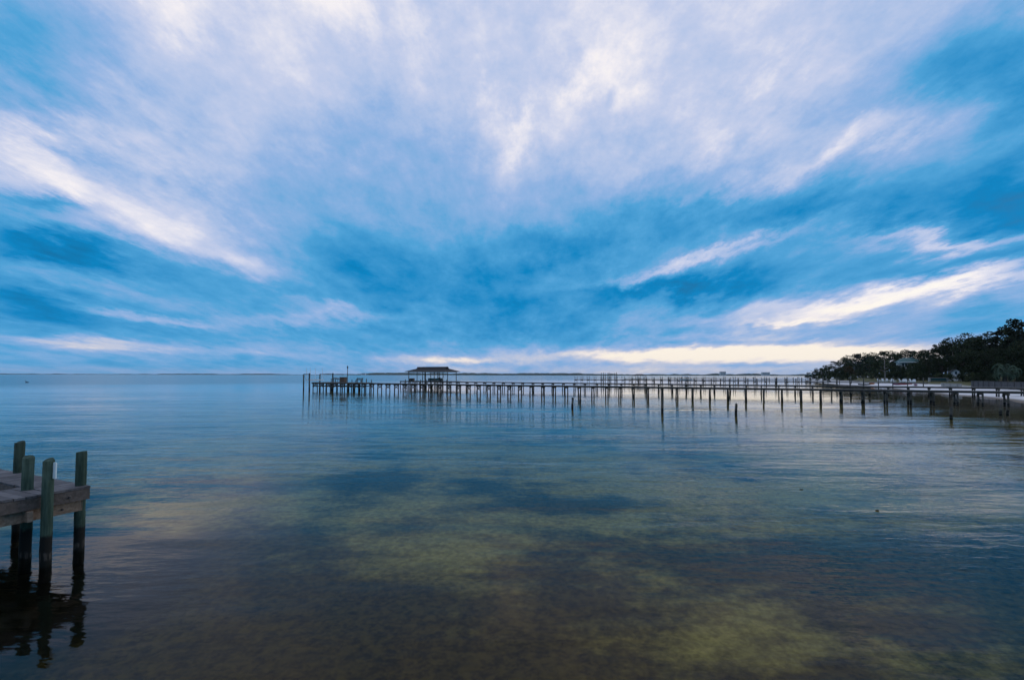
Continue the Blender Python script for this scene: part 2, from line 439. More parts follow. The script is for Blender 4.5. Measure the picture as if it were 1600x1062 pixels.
SH = [(20,-60),(34,-10),(46,20),(54,40),(58,50),(61.7,56.7),(65.7,63.5),(69.8,71),(73.8,80),(78.8,90.5),(91.4,112),(105,138),(118.5,174),(137,214),(165,265),(215,340),(272,430),(420,520)]
def shore_frame(k):
    a = Vector((*SH[max(k-1, 0)], 0)); b = Vector((*SH[min(k+1, len(SH)-1)], 0)); d = (b-a).normalized()
    return Vector((*SH[k], 0)), Vector((d.y, -d.x, 0))
PROF = [(-26,-1.6),(-12,-.75),(-5,-.3),(0,0),(3,.2),(7,.5),(12,.85),(18,1.0),(30,1.3),(45,1.9),(70,3.0),(110,4.5),(170,6)]
def prof(s):
    for (a, za), (b, zb) in zip(PROF, PROF[1:]):
        if s <= b: return za + (zb-za)*(s-a)/(b-a)
    return PROF[-1][1]
def inland(x, y):     # distance inland from the waterline
    best = None
    p = Vector((x, y))
    for (a, b) in zip(SH, SH[1:]):
        a, b = Vector(a), Vector(b); d = b-a; t = max(0, min(1, (p-a).dot(d)/d.length_squared)); q = a+d*t
        s = (p-q).length; sg = 1 if d.x*(p-q).y - d.y*(p-q).x < 0 else -1
        if best is None or s < abs(best): best = s*sg
    return best
def ground(x, y): return prof(inland(x, y))
m = MB()
fr = []
for k in range(len(SH)-1):
    for q in range(6):
        a, na = shore_frame(k); b, nb = shore_frame(k+1); f = q/6
        fr.append((a.lerp(b, f), na.lerp(nb, f).normalized()))
for (c, nn) in fr:
    for (s, z) in PROF:
        w_ = .9*math.sin(c.y*.21)+.6*math.sin(c.y*.53)
        p = c + nn*(s + (w_*.5 if s < 30 else 0)); m.v.append((p.x, p.y, z + rng.uniform(-.04, .04)*(s > 1)))
n = len(PROF)
for j in range(len(fr)-1):
    for i in range(n-1): m.f.append((j*n+i, j*n+i+1, (j+1)*n+i+1, (j+1)*n+i))
tag(m.build('shore_terrain', 'shore', smooth=True), kind='structure')

def far_shore(name, x0, x1, y, hmin, hmax, step, seed):
    r = random.Random(seed); m = MB(); prev = None; h = hmin
    x = x0
    while x <= x1:
        h += r.uniform(-1, 1)*(hmax-hmin)*.35; h = max(hmin, min(hmax, h))
        e = min(1, (x-x0)/400, (x1-x)/400); hh = max(.8, h*e)
        sec = [(x, y-60, -.5), (x, y-40, 1.2), (x, y, hh), (x, y+60, hh*.8), (x, y+200, -1)]
        if prev:
            for a, b, c, d in zip(prev, sec, sec[1:], prev[1:]): m.quad(a, b, c, d)
        prev = sec; x += step*r.uniform(.6, 1.4)
    return tag(m.build(name, 'far'), kind='structure')
far_shore('far_shore', -1900, 6500, 5200, 12, 26, 26, 3)
far_shore('far_island', -7400, -1700, 6400, 5, 15, 40, 5)
far_shore('far_headland', -4950, -4300, 5200, 6, 20, 24, 9)

# ------------------------------------------------------------------ near dock at the left
C0 = Vector((-7.65, 8.6, 0)); D1 = Vector((-.91, .414, 0)).normalized(); D2 = Vector((-.414, -.91, 0)).normalized()
DZ = 1.18
def dk(a, b, z): p = C0 + D1*a + D2*b; return (p.x, p.y, z)
dock = empty('dock', dk(.5, .5, 0), 'low weathered dock with a short catwalk and square-cut pilings at the left edge', 'dock')
inv = Matrix.Translation(-dock.location)
def dpart(mb, name, mat, label=None, smooth=False, parent=dock):
    o = mb.build(name, mat, smooth=smooth); o.parent = parent
    if parent is dock: o.matrix_parent_inverse = inv
    if label: o['label'] = label
    return o
PT = .038
k = 0; a = .004
while a < 5.2:           # catwalk boards lie across it
    m = MB(); wd = .138 + rng.uniform(-.004, .003); z = DZ + rng.uniform(-.004, .004); e = rng.uniform(-.012, .012)
    m.hexa([dk(a, -.01+e, z-PT), dk(a+wd, -.01+e, z-PT), dk(a+wd, .55+e, z-PT), dk(a, .55+e, z-PT), dk(a, -.01+e, z), dk(a+wd, -.01+e, z), dk(a+wd, .55+e, z), dk(a, .55+e, z)])
    dpart(m, 'plank', 'plank'); a += .146
b = .575
while b < 6:             # walkway boards
    m = MB(); wd = .138 + rng.uniform(-.004, .003); z = DZ + rng.uniform(-.004, .004); e = rng.uniform(-.012, .012)
    m.hexa([dk(-.01+e, b, z-PT), dk(.98+e, b, z-PT), dk(.98+e, b+wd, z-PT), dk(-.01+e, b+wd, z-PT), dk(-.01+e, b, z), dk(.98+e, b, z), dk(.98+e, b+wd, z), dk(-.01+e, b+wd, z)])
    dpart(m, 'plank', 'plank'); b += .146
def dbeam(a0, b0, a1, b1, zc, w_, h_, mat, name):
    m = MB(); m.bar(dk(a0, b0, zc), dk(a1, b1, zc), w_, h_); return dpart(m, name, mat)
zf = DZ - PT - .004
dbeam(.025, .0, .025, 6, zf-.095, .045, .19, 'fascia', 'fascia_board')
dbeam(.05, .02, 5.2, .02, zf-.095, .045, .19, 'fascia', 'fascia_board')
dbeam(1.0, .53, 5.2, .53, zf-.095, .045, .19, 'fascia', 'fascia_board')
dbeam(.955, .56, .955, 6, zf-.095, .045, .19, 'fascia', 'fascia_board')
dbeam(.49, .05, .49, 6, zf-.095, .045, .18, 'fascia', 'stringer')
dbeam(.14, .06, .14, 1.15, zf-.30, .07, .19, 'cap', 'cap_beam')
dbeam(-.06, .82, 1.0, .82, zf-.29, .07, .17, 'cap', 'cap_beam')
dbeam(.2, .12, 3.0, .12, zf-.28, .06, .16, 'cap', 'cap_beam')
def dock_pile(x, y, top, r, lean=0):
    m = MB(); zs = [-1.4, 0, .25, .5, .9, 1.3, top-.01, top]
    rr = [r*1.02*(1+rng.uniform(-.03, .03)) for _ in zs]; rr[-1] = r*.94
    m.tube([(lean*z + rng.uniform(-.004, .004), rng.uniform(-.004, .004), z) for z in zs], rr, 14)
    o = dpart(m, 'piling', 'dock_piling', smooth=False); o.location = (x, y, 0)
    for p in o.data.polygons: p.use_smooth = len(p.vertices) == 4
    return o
dock_pile(-10.12, 9.72, 1.80, .078)
p2 = C0 + D1*.62 + D2*.62; dock_pile(p2.x, p2.y, 1.745, .078)
p3 = dock_pile(-7.80, 7.97, 1.75, .077)
dock_pile(-7.84, 8.62, 1.79, .076)
m = MB()
q = Vector((-7.80, 7.97, 0)); e1 = Vector((.62, -.78, 0)).normalized(); e2 = Vector((.78, .62, 0))
ctr = q + Vector((.085, .01, 0))
m.bar(ctr + Vector((-.012, .0, 1.58)), ctr + Vector((.05, -.012, 1.58)), .018, .27)
dpart(m, 'reflector_plate', 'plate', 'small white plate fixed to the side of the front piling')
for (aa, bb, zz) in ((-.005, .30, zf-.10), (-.005, .62, zf-.10), (.095, .35, zf-.31), (.095, .55, zf-.31), (-.005, 1.5, zf-.10)):
    m = MB(); p0 = Vector(dk(aa, bb, zz)); m.tube([p0+D1*.01, p0-D1*.022], [.017, .015], 8); dpart(m, 'bolt', 'dark')
for (aa, bb) in ((.12, 3.1), (.9, 3.1), (.12, 5.5), (.9, 5.5)):
    pp = C0 + D1*aa + D2*bb; dock_pile(pp.x, pp.y, 1.75, .077)

# ------------------------------------------------------------------ long piers
def pier(name, label, A, B, z, width, spacing, brace=0, over=0.0, pr=.09, tcap=False, single=False, plank_step=.30, group=None):
    A, B = Vector((*A, 0)), Vector((*B, 0)); L = (B-A).length; d = (B-A).normalized(); s = Vector((-d.y, d.x, 0))
    ang = math.atan2(d.y, d.x)
    root = empty(name, A, label, 'pier', group, rz=ang)
    W = width/2
    deck = MB(); x = 0
    while x < L:
        q = rng.uniform(-.02, .02); dzz = rng.uniform(-.006, .006)
        deck.box(x, x+plank_step*.94, -W+q, W+q, z-.05+dzz, z+dzz); x += plank_step
    tag(deck.build('deck_planks', 'pier_deck', root), kind='stuff')
    for sg in (-1, 1):
        mb = MB(); mb.box(0, L, sg*(W-.12)-.03, sg*(W-.12)+.03, z-.25, z-.058); mb.build('stringer', 'beam', root)
    capm = MB(); capm.box(-.07, .07, -W-.02, W+.02, z-.43, z-.254); capm = capm.mesh('cap_beam', 'beam')
    br = []
    for sg in (-1, 1):
        mb = MB(); mb.bar((.10*sg, -sg*(W-.10), z-.48), (.10*sg, sg*(W-.10), z-1.12), .13, .05, (1, 0, 0)); br.append(mb.mesh('cross_brace', 'beam'))
    piles = []
    for v_ in range(4):
        mb = MB(); top = z - .05 + (over if over else -.21)
        mb.tube([(rng.uniform(-.03, .03), rng.uniform(-.03, .03), zz) for zz in (-4.5, -.5, .3, .9)] + [(0, 0, top)], [pr*1.08, pr*1.05, pr*rng.uniform(1, 1.12), pr, pr*.95], 8)
        piles.append(mb.mesh('piling', 'piling', False))
    x = .3; k = 0
    while x < L-.1:
        off = W-.16 if not over else W+.02
        gz = ground(*(A+d*x).xy) if (A+d*x).x > 30 else -3
        for sg in (-1, 1):
            o = use(piles[rng.randrange(4)], 'piling', root, (x+rng.uniform(-.04, .04), sg*off, 0), rng.uniform(0, 6))
            o.rotation_euler.x = rng.uniform(-.03, .03); o.rotation_euler.y = rng.uniform(-.02, .02)
        use(capm, 'cap_beam', root, (x, 0, 0))
        if brace and x < L*.44:
            use(br[0], 'cross_brace', root, (x, 0, 0))
            use(br[1], 'cross_brace', root, (x, 0, 0))
        elif brace and x > L*.72: use(br[0], 'cross_brace', root, (x, 0, 0))
        x += spacing*rng.uniform(.94, 1.06); k += 1
    return root, d, s, ang
PA0, PA1 = (-42.0, 100.0), (58.5, 46.2)
pierA, dA, sA, angA = pier('long_pier', 'long timber pier on paired braced pilings, nearest of those crossing the bay', PA0, PA1, 1.6, 1.35, 2.05, brace=1)
PB0, PB1 = (-18.0, 119.4), (82.0, 62.8)
pierB, dB, sB, angB = pier('second_pier', 'timber pier behind the long one, ending at the roofed boathouse', PB0, PB1, 1.55, 1.2, 2.55, brace=0)
pierC, dC, sC, angC = pier('tall_post_pier', 'pier with thin posts standing above its deck, third one out', (24.5, 182), (99, 112), 1.6, 1.4, 2.9, over=1.25, pr=.08)
pierD, dD, sD, angD = pier('gazebo_pier', 'far pier with the small roofed shelter near its outer end', (52, 218), (124, 168), 1.5, 1.4, 3.4, over=.5, pr=.10, plank_step=.5)
pierE, dE, sE, angE = pier('distant_pier', 'farthest short pier off the wooded point', (98, 296), (170, 262), 1.5, 1.5, 4.0, over=.7, pr=.12, plank_step=.6)

# ------------------------------------------------------------------ platform at the outer end of the long pier
def child(mb, name, mat, root, **kw): return mb.build(name, mat, root, **kw)
pz = 1.6
m = MB(); x = 0.0
while x < 12.6:
    m.box(x, x+.28, .72, 4.3, pz-.05+rng.uniform(-.005, .005), pz-.002); x += .30
tag(child(m, 'platform_planks', 'pier_deck', pierA), kind='stuff')
pm = MB(); pm.tube([(0, 0, -4.5), (.02, 0, .3), (0, .01, .9), (0, 0, pz-.06)], [.11, .11, .10, .095], 8); pm = pm.mesh('piling', 'piling')
for i in range(8):
    for j in (1.2, 2.7, 4.1): use(pm, 'piling', pierA, (.5+i*1.66+rng.uniform(-.15, .15), j, 0))
for j in (-.62, 1.2, 2.7, 4.1):
    m = MB(); m.box(.1, 12.5, j-.03+.12, j+.03+.12, .74, .92); child(m, 'lower_rail', 'beam', pierA)
    m = MB(); m.box(.1, 12.5, j-.04-.12, j+.04-.12, pz-.26, pz-.062); child(m, 'stringer', 'beam', pierA)
for i in range(6):
    m = MB(); m.bar((.6+i*2.0, -.76, .70), (1.7+i*2.0, -.76, 1.40), .05, .13); child(m, 'side_brace', 'beam', pierA)
for i in range(5):       # low posts and rail on the far edge of the platform
    m = MB(); m.box(6.6+i*1.4, 6.72+i*1.4, 4.1, 4.22, pz, pz+.55+.2*(i % 2)); child(m, 'rail_post', 'beam', pierA)
m = MB(); m.box(.2, 4.6, 4.12, 4.2, pz+.62, pz+.70); child(m, 'hand_rail', 'beam', pierA)
for i in range(4):
    m = MB(); m.box(.3+i*1.35, .4+i*1.35, 4.1, 4.2, pz, pz+.62); child(m, 'rail_post', 'beam', pierA)

def A_at(lx, ly, z=0.0): p = Vector((*PA0, 0)) + dA*lx + sA*ly; return (p.x, p.y, z)
locker = empty('storage_locker', A_at(6.0, 2.4, pz), 'brown plank locker with a flat lid on the end platform of the long pier', 'locker', rz=angA)
m = MB(); m.box(-.62, .62, -.4, .4, .06, 1.02); child(m, 'body', 'box', locker)
m = MB(); m.box(-.70, .70, -.48, .48, 1.022, 1.10); child(m, 'lid', 'beam', locker)
for i in range(4):
    m = MB(); m.box(-.6+i*.31, -.6+i*.31+.27, -.425, -.402, .08, 1.0); child(m, 'plank', 'box', locker)
for sx in (-.5, .5):
    m = MB(); m.box(sx-.06, sx+.06, -.35, .35, 0, .058); child(m, 'foot', 'beam', locker)
fish = empty('cleaning_table', A_at(4.3, 2.2, pz), 'slanted wooden cleaning table left of the brown locker on the pier platform', 'table', rz=angA)
m = MB(); m.bar((-.75, 0, .98), (.75, 0, .74), .7, .06); child(m, 'table_top', 'beam', fish)
for sx in (-.6, .6):
    for sy in (-.25, .25):
        m = MB(); m.box(sx-.05, sx+.05, sy-.05, sy+.05, 0, .86-.16*sx-.05); child(m, 'leg', 'beam', fish)
bench = empty('slatted_bench', A_at(11.4, 1.6, pz), 'open framed bench beside the lamp pole on the long pier', 'bench', rz=angA)
for sx in (-.75, .75):
    for sy, h in ((-.25, .45), (.25, .95)):
        m = MB(); m.box(sx-.045, sx+.045, sy-.045, sy+.045, 0, h); child(m, 'leg', 'beam', bench)
for i in range(3):
    m = MB(); m.box(-.8, .8, -.28+i*.18, -.14+i*.18, .452, .49); child(m, 'seat_slat', 'beam', bench)
    m = MB(); m.box(-.8, .8, .296, .325, .55+i*.14, .65+i*.14); child(m, 'back_slat', 'beam', bench)
lamp = empty('lamp_pole', A_at(10.9, -1.0, 0), 'tall lamp pole rising from the water beside the long pier', 'lamp pole')
m = MB(); m.tube([(0, 0, -4), (0, 0, 2), (.02, 0, 4.45)], [.085, .08, .06], 8); child(m, 'pole', 'piling', lamp)
m = MB(); m.tube([(.02, 0, 4.45), (.02, 0, 4.52), (.02, 0, 4.85), (.02, 0, 4.98)], [.07, .14, .12, .03], 8); child(m, 'lamp_head', 'dark', lamp)

lift = empty('boat_lift', A_at(-1.8, 1.0, 0), 'boat lift of tall pilings with cable beams off the end of the long pier', 'boat lift', rz=angA)
for (lx, ly, h) in ((-1.55, -1.0, 3.25), (1.0, -1.6, 3.30), (-1.3, 3.0, 3.3), (3.6, 2.3, 3.35)):
    m = MB(); m.tube([(lx, ly, -4), (lx+.02, ly, .3), (lx, ly, 1.5), (lx, ly, h)], [.15, .145, .14, .13], 10); pile = child(m, 'piling', 'piling', lift)
    if lx > 0:
        m = MB(); m.tube([(lx+.16, ly-.1, h-.18), (lx+.16, ly-.1, h+.1), (lx+.16, ly-.1, h+.2)], [.15, .17, .08], 8); child(m, 'hoist_motor', 'dark', lift)
for a, b in (((-1.55, -1.0, 3.3), (1.0, -1.6, 3.36)), ((-1.3, 3.0, 3.36), (3.6, 2.3, 3.41))):
    m = MB(); m.bar(a, b, .09, .10); child(m, 'cable_beam', 'beam', lift)
for a, b in (((-.9, -1.0, 2.0), (-.9, 2.6, 2.0)), ((.7, -1.2, 2.0), (.7, 2.4, 2.0)), ((-1.0, .1, 2.12), (.9, .1, 2.12)), ((-1.0, 1.5, 2.12), (.9, 1.5, 2.12))):
    m = MB(); m.bar(a, b, .12, .12); child(m, 'cradle_beam', 'white', lift)
for a, b in (((-1.5, -1.0, 3.26), (-.9, -.9, 2.06)), ((.95, -1.5, 3.3), (.7, -1.1, 2.06))):
    m = MB(); m.tube([a, b], [.015, .015], 5); child(m, 'cable', 'dark', lift)
for i, (lx, ly) in enumerate(((-2.6, .1), (-.75, -.4), (-.15, .35), (1.5, .8))):
    g = empty('guide_pole', A_at(lx, ly, 0), 'thin white guide pole at the boat lift, %s from the left' % ORD[i], 'pole', 'white guide poles round the boat lift')
    m = MB(); m.tube([(0, 0, -4), (0, 0, 3.0)], [.03, .03], 6); child(m, 'shaft', 'white', g)
    m = MB(); m.tube([(0, 0, 3.0), (0, 0, 4.55)], [.045, .045], 6); child(m, 'sleeve', 'white', g)

# ------------------------------------------------------------------ boathouse at the end of the second pier
def B_at(lx, ly, z=0.0): p = Vector((*PB0, 0)) + dB*lx + sB*ly; return (p.x, p.y, z)
bh = empty('boathouse', B_at(-5.2, 3.0, 0), 'open-sided boathouse with a dark hipped roof and raised ridge over the water', 'boathouse', rz=angB)
LX, LY, EZ, RZ = 6.6, 3.3, 4.12, 5.05
m = MB()
c = [(-LX,-LY,EZ),(LX,-LY,EZ),(LX,LY,EZ),(-LX,LY,EZ)]; r0, r1 = (-LX+2.2, 0, RZ), (LX-2.2, 0, RZ)
m.quad(c[0], c[1], r1, r0); m.quad(c[2], c[3], r0, r1); m.quad(c[1], c[2], r1); m.quad(c[3], c[0], r0); m.quad(c[3], c[2], c[1], c[0])
roof = child(m, 'roof', 'roof', bh)
m = MB()
b0 = RZ-.32
m.hexa([(-LX+1.9,-1.0,b0),(LX-1.9,-1.0,b0),(LX-1.9,1.0,b0),(-LX+1.9,1.0,b0),(-LX+1.6,-.22,RZ+.28),(LX-1.6,-.22,RZ+.28),(LX-1.6,.22,RZ+.28),(-LX+1.6,.22,RZ+.28)])
child(m, 'ridge_cap', 'roof', roof)
for (a, b) in ((c[0], c[1]), (c[1], c[2]), (c[2], c[3]), (c[3], c[0])):
    m = MB(); m.bar((a[0]*1.004, a[1]*1.008, EZ-.09), (b[0]*1.004, b[1]*1.008, EZ-.09), .05, .16); child(m, 'fascia', 'concrete', roof)
post = MB(); post.tube([(0, 0, -4.5), (0, 0, .3), (0, 0, 1.5), (0, 0, EZ-.03)], [.12, .12, .10, .09], 8); post = post.mesh('post', 'piling')
for i in range(5):
    for ly in (-LY+.5, LY-.5): use(post, 'post', bh, (-LX+.9+i*2.85, ly, 0))
use(post, 'post', bh, (-.3, -LY+.55, 0)); use(post, 'post', bh, (.25, LY-1.4, 0))
for ly in (-LY+.5, LY-.5):
    m = MB(); m.box(-LX+.6, LX-.6, ly-.06, ly+.06, EZ-.26, EZ-.035); child(m, 'plate_beam', 'beam', bh)
for (y0, y1) in ((-LY+.2, -LY+1.7), (LY-1.4, LY-.2)):
    m = MB(); x = -LX-1.8
    while x < LX+.6: m.box(x, x+.37, y0, y1, 1.5+rng.uniform(-.006, .006), 1.55); x += .4
    tag(child(m, 'dock_planks', 'pier_deck', bh), kind='stuff')
    m = MB(); m.box(-LX-1.7, LX+.5, y0+.05, y0+.12, 1.26, 1.498); child(m, 'stringer', 'beam', bh)
m = MB(); x = -LX-1.8
while x < -LX+.4: m.box(x, x+.37, -LY+1.72, LY-1.42, 1.5, 1.548); x += .4
tag(child(m, 'dock_planks', 'pier_deck', bh), kind='stuff')
sp = MB(); sp.tube([(0, 0, -4.5), (0, 0, .4), (0, 0, 1.97)], [.12, .12, .10], 8); sp = sp.mesh('piling', 'piling')
for i in range(9):
    for ly in (-LY+.14, -LY+1.76): use(sp, 'piling', bh, (-LX-1.7+i*1.75+rng.uniform(-.2, .2), ly, 0 if i % 3 else -.38))
br = MB(); br.bar((-.75, 0, .45), (.75, 0, 1.25), .05, .13); br = br.mesh('brace', 'beam')
for i in range(6): use(br, 'brace', bh, (-LX-.6+i*2.5, -LY+.3, 0))
chest = empty('dock_chest', B_at(-10.6, 1.1, 1.55), 'dark lidded chest at the left end of the boathouse deck', 'chest', rz=angB)
m = MB(); m.box(-.65, .65, -.35, .35, 0, .62); child(m, 'body', 'dark', chest)
m = MB(); m.hexa([(-.7,-.4,.622),(.7,-.4,.622),(.7,.4,.622),(-.7,.4,.622),(-.66,-.3,.74),(.66,-.3,.74),(.66,.3,.74),(-.66,.3,.74)]); child(m, 'lid', 'dark', chest)
def hull(mb, L, W, H, n=10, z0=0.0):
    rows = []
    for i in range(n+1):
        t = -1+2*i/n; wv = W/2*max(.04, (1-abs(t)**2.4)); sheer = .25*H*t*t; keel = .35*H*abs(t)**3
        rows.append([(t*L/2, -wv, z0+H+sheer), (t*L/2, -wv*.75, z0+H*.3+keel), (t*L/2, 0, z0+keel), (t*L/2, wv*.75, z0+H*.3+keel), (t*L/2, wv, z0+H+sheer), (t*L/2, 0, z0+H*.92+sheer)])
    for a, b in zip(rows, rows[1:]):
        for k in range(6): mb.quad(a[k], b[k], b[(k+1) % 6], a[(k+1) % 6])
    mb.quad(*rows[0]); mb.quad(*reversed(rows[-1]))
bt = empty('covered_boat', B_at(-4.3, 3.1, 1.2), 'small boat under a teal cover slung beneath the boathouse roof', 'boat', rz=angB)
m = MB(); hull(m, 5.0, 1.9, .75); child(m, 'hull', 'concrete', bt)
m = MB(); hull(m, 4.7, 1.8, .35, z0=.72); child(m, 'cover', 'teal', bt)
for lx in (-1.5, 1.5):
    m = MB(); m.tube([(lx, 0, 1.0), (lx, 0, EZ-1.2-.26)], [.03, .03], 6); child(m, 'sling', 'dark', bt)
def adirondack(root, mat):
    m = MB(); m.bar((.0, -.3, .36), (0, .25, .26), .52, .04); child(m, 'seat', mat, root)
    for i in range(5):
        m = MB(); xx = -.22+i*.11; m.bar((xx, .24, .26), (xx*1.15, .56, 1.02-.05*abs(i-2)), .095, .025, (0, 1, 0)); child(m, 'back_slat', mat, root)
    for sx in (-.31, .31):
        m = MB(); m.bar((sx, -.38, .56), (sx, .36, .52), .12, .03); child(m, 'arm', mat, root)
        m = MB(); m.bar((sx*.88, -.3, 0), (sx*.88, -.3, .54), .09, .04); child(m, 'leg', mat, root)
        m = MB(); m.bar((sx*.86, .5, 0), (sx*.86, -.25, .36), .04, .11); child(m, 'leg', mat, root)
ch = empty('deck_chair', B_at(-1.2, 1.2, 1.55), 'dark slatted chair under the right end of the boathouse roof', 'chair', rz=angB+1.0)
adirondack(ch, 'dark')

# ------------------------------------------------------------------ lone pilings in the water
def lone(X, Y, top, r, label, lean=0.0, capd=False, group=None):
    o = empty('lone_piling', (X, Y, 0), label, 'piling', group)
    m = MB(); m.tube([(0, 0, -3), (lean*.2, 0, .2), (lean*.6, .01, top*.6), (lean, 0, top)], [r*1.05, r*1.03, r, r*.95], 10); child(m, 'shaft', 'piling', o)
    m = MB(); m.tube([(lean, 0, top+.002), (lean, 0, top+(.22 if capd else .03))], [r*(1.15 if capd else .8), r*(1.1 if capd else .7)], 10); child(m, 'cap', 'dark', o)
def water_at(px, py):
    Y = EYE*735.0/(py-586.4); return (px-800)/735.0*Y, Y
for (px, py, top, r, lab, capd) in (
    (894, 637, .78, .10, 'lone dark-capped piling in open water left of the others before the long pier', True),
    (906, 629, 1.05, .09, 'thin lone piling just right of the dark-capped one', False),
    (1034, 644, 1.35, .10, 'leaning lone piling midway, close in front of the long pier', False),
    (1149, 648, .90, .10, 'lone bare piling standing clear of the long pier, nearest of the row', False),
    (1484, 653, .80, .095, 'pale lone piling in the dark water before the beach', False),
    (1561, 647, .45, .09, 'left of two short pilings close to the beach at the right', False),
    (1572, 647, .42, .09, 'right of two short pilings close to the beach at the right', False)):
    X, Y = water_at(px, py); lone(X, Y, top, r, lab, .05, capd)

# ------------------------------------------------------------------ things on the far piers
def C_at(lx, ly, z=0.0): p = Vector((24.5, 182, 0)) + dC*lx + sC*ly; return (p.x, p.y, z)
for i, (px, dy) in enumerate(((939.5, 0), (942.8, 3), (945.6, 0), (949.8, 4), (951.7, 1), (954.5, 4), (960.6, 0), (963.4, 3))):
    Y = 172+dy; o = empty('mooring_piling', ((px-800)/735*Y, Y, 0), 'tall thin mooring piling beyond the piers, %s from the left in its cluster' % ORD[i], 'piling', 'tall mooring pilings beyond the piers')
    m = MB(); m.tube([(0, 0, -4), (0, 0, .5), (0, 0, 4.1+.15*math.sin(i*2))], [.13, .12, .10], 8); child(m, 'shaft', 'piling', o)
    m = MB(); m.box(-.35, .35, -.05, .05, 1.9, 2.05); child(m, 'crosspiece', 'beam', o)
gz = empty('pier_shelter', (57.2, 211.5, 0), 'small dark-roofed shelter far out on the gazebo pier', 'shelter', rz=angD)
m = MB(); q = [(-2.9,-2.2,3.05),(2.9,-2.2,3.05),(2.9,2.2,3.05),(-2.9,2.2,3.05)]; t0, t1 = (-1.3, 0, 3.75), (1.3, 0, 3.75)
m.quad(q[0], q[1], t1, t0); m.quad(q[2], q[3], t0, t1); m.quad(q[1], q[2], t1); m.quad(q[3], q[0], t0); m.quad(q[3], q[2], q[1], q[0]); child(m, 'roof', 'roof', gz)
for sx in (-2.4, 0, 2.4):
    for sy in (-1.7, 1.7):
        m = MB(); m.tube([(sx, sy, -4), (sx, sy, 3.04)], [.12, .10], 8); child(m, 'post', 'piling', gz)
m = MB(); m.box(-2.7, 2.7, -2, 2, 1.5, 1.62); child(m, 'floor', 'pier_deck', gz)
bl = empty('canopy_lift', (70.5, 190.5, 0), 'white topped boat lift standing among the far piers', 'boat lift', rz=angD)
m = MB(); m.hexa([(-1.1,-2.4,2.75),(1.1,-2.4,2.75),(1.1,2.4,2.75),(-1.1,2.4,2.75),(-.8,-2.2,3.1),(.8,-2.2,3.1),(.8,2.2,3.1),(-.8,2.2,3.1)]); child(m, 'canopy', 'white', bl)
for sx in (-1, 1):
    for sy in (-2.2, 2.2):
        m = MB(); m.tube([(sx, sy, -4), (sx, sy, 2.75)], [.12, .11], 8); child(m, 'piling', 'piling', bl)
m = MB(); hull(m, 5, 1.5, .6, z0=1.1); child(m, 'boat_hull', 'white', bl)
for (px, wd, h, lab) in ((1130, 60, 42, 'pale far apartment block on the opposite shore, left one'), (1197, 82, 36, 'wide pale far apartment block on the opposite shore, right one'), (568, 40, 18, 'long low white building on the far shore behind the pier platform')):
    Y = 5050; o = empty('far_building', ((px-800)/735*Y, Y, 0), lab, 'building')
    m = MB(); m.box(-wd/2, wd/2, 0, 25, -1, h); child(m, 'wall', 'wall', o)
    m = MB(); m.box(-wd/2-1, wd/2+1, -1, 26, h+.02, h+2); child(m, 'roof', 'concrete', o)
    for k in range(int(h//7)):
        m = MB(); m.box(-wd/2+3, wd/2-3, -.4, -.05, 4+k*7, 7+k*7); child(m, 'window', 'glass', o)
bird = empty('bird', (*water_at(43, 599.5), 0), 'small dark bird afloat far out on the water at the left', 'bird')
m = MB(); hull(m, 1.15, .46, .30, 8, -.06); child(m, 'body', 'bird', bird)
m = MB(); m.tube([(-.36, 0, .2), (-.47, 0, .45), (-.45, 0, .72), (-.50, 0, .82), (-.62, 0, .80), (-.82, 0, .72)], [.10, .065, .055, .08, .04, .012], 8); child(m, 'neck', 'bird', bird)
for (px, py, lab) in ((1249, 763, 'dark scrap floating in the shallows, nearer the camera pier'), (1366, 795, 'smaller dark scrap floating at the lower right')):
    X, Y = water_at(px, py); m = MB(); hull(m, .09, .05, .025, 6, -.008)
    o = m.build('floating_leaf', 'bird', loc=(X, Y, 0)); tag(o, lab, 'debris')

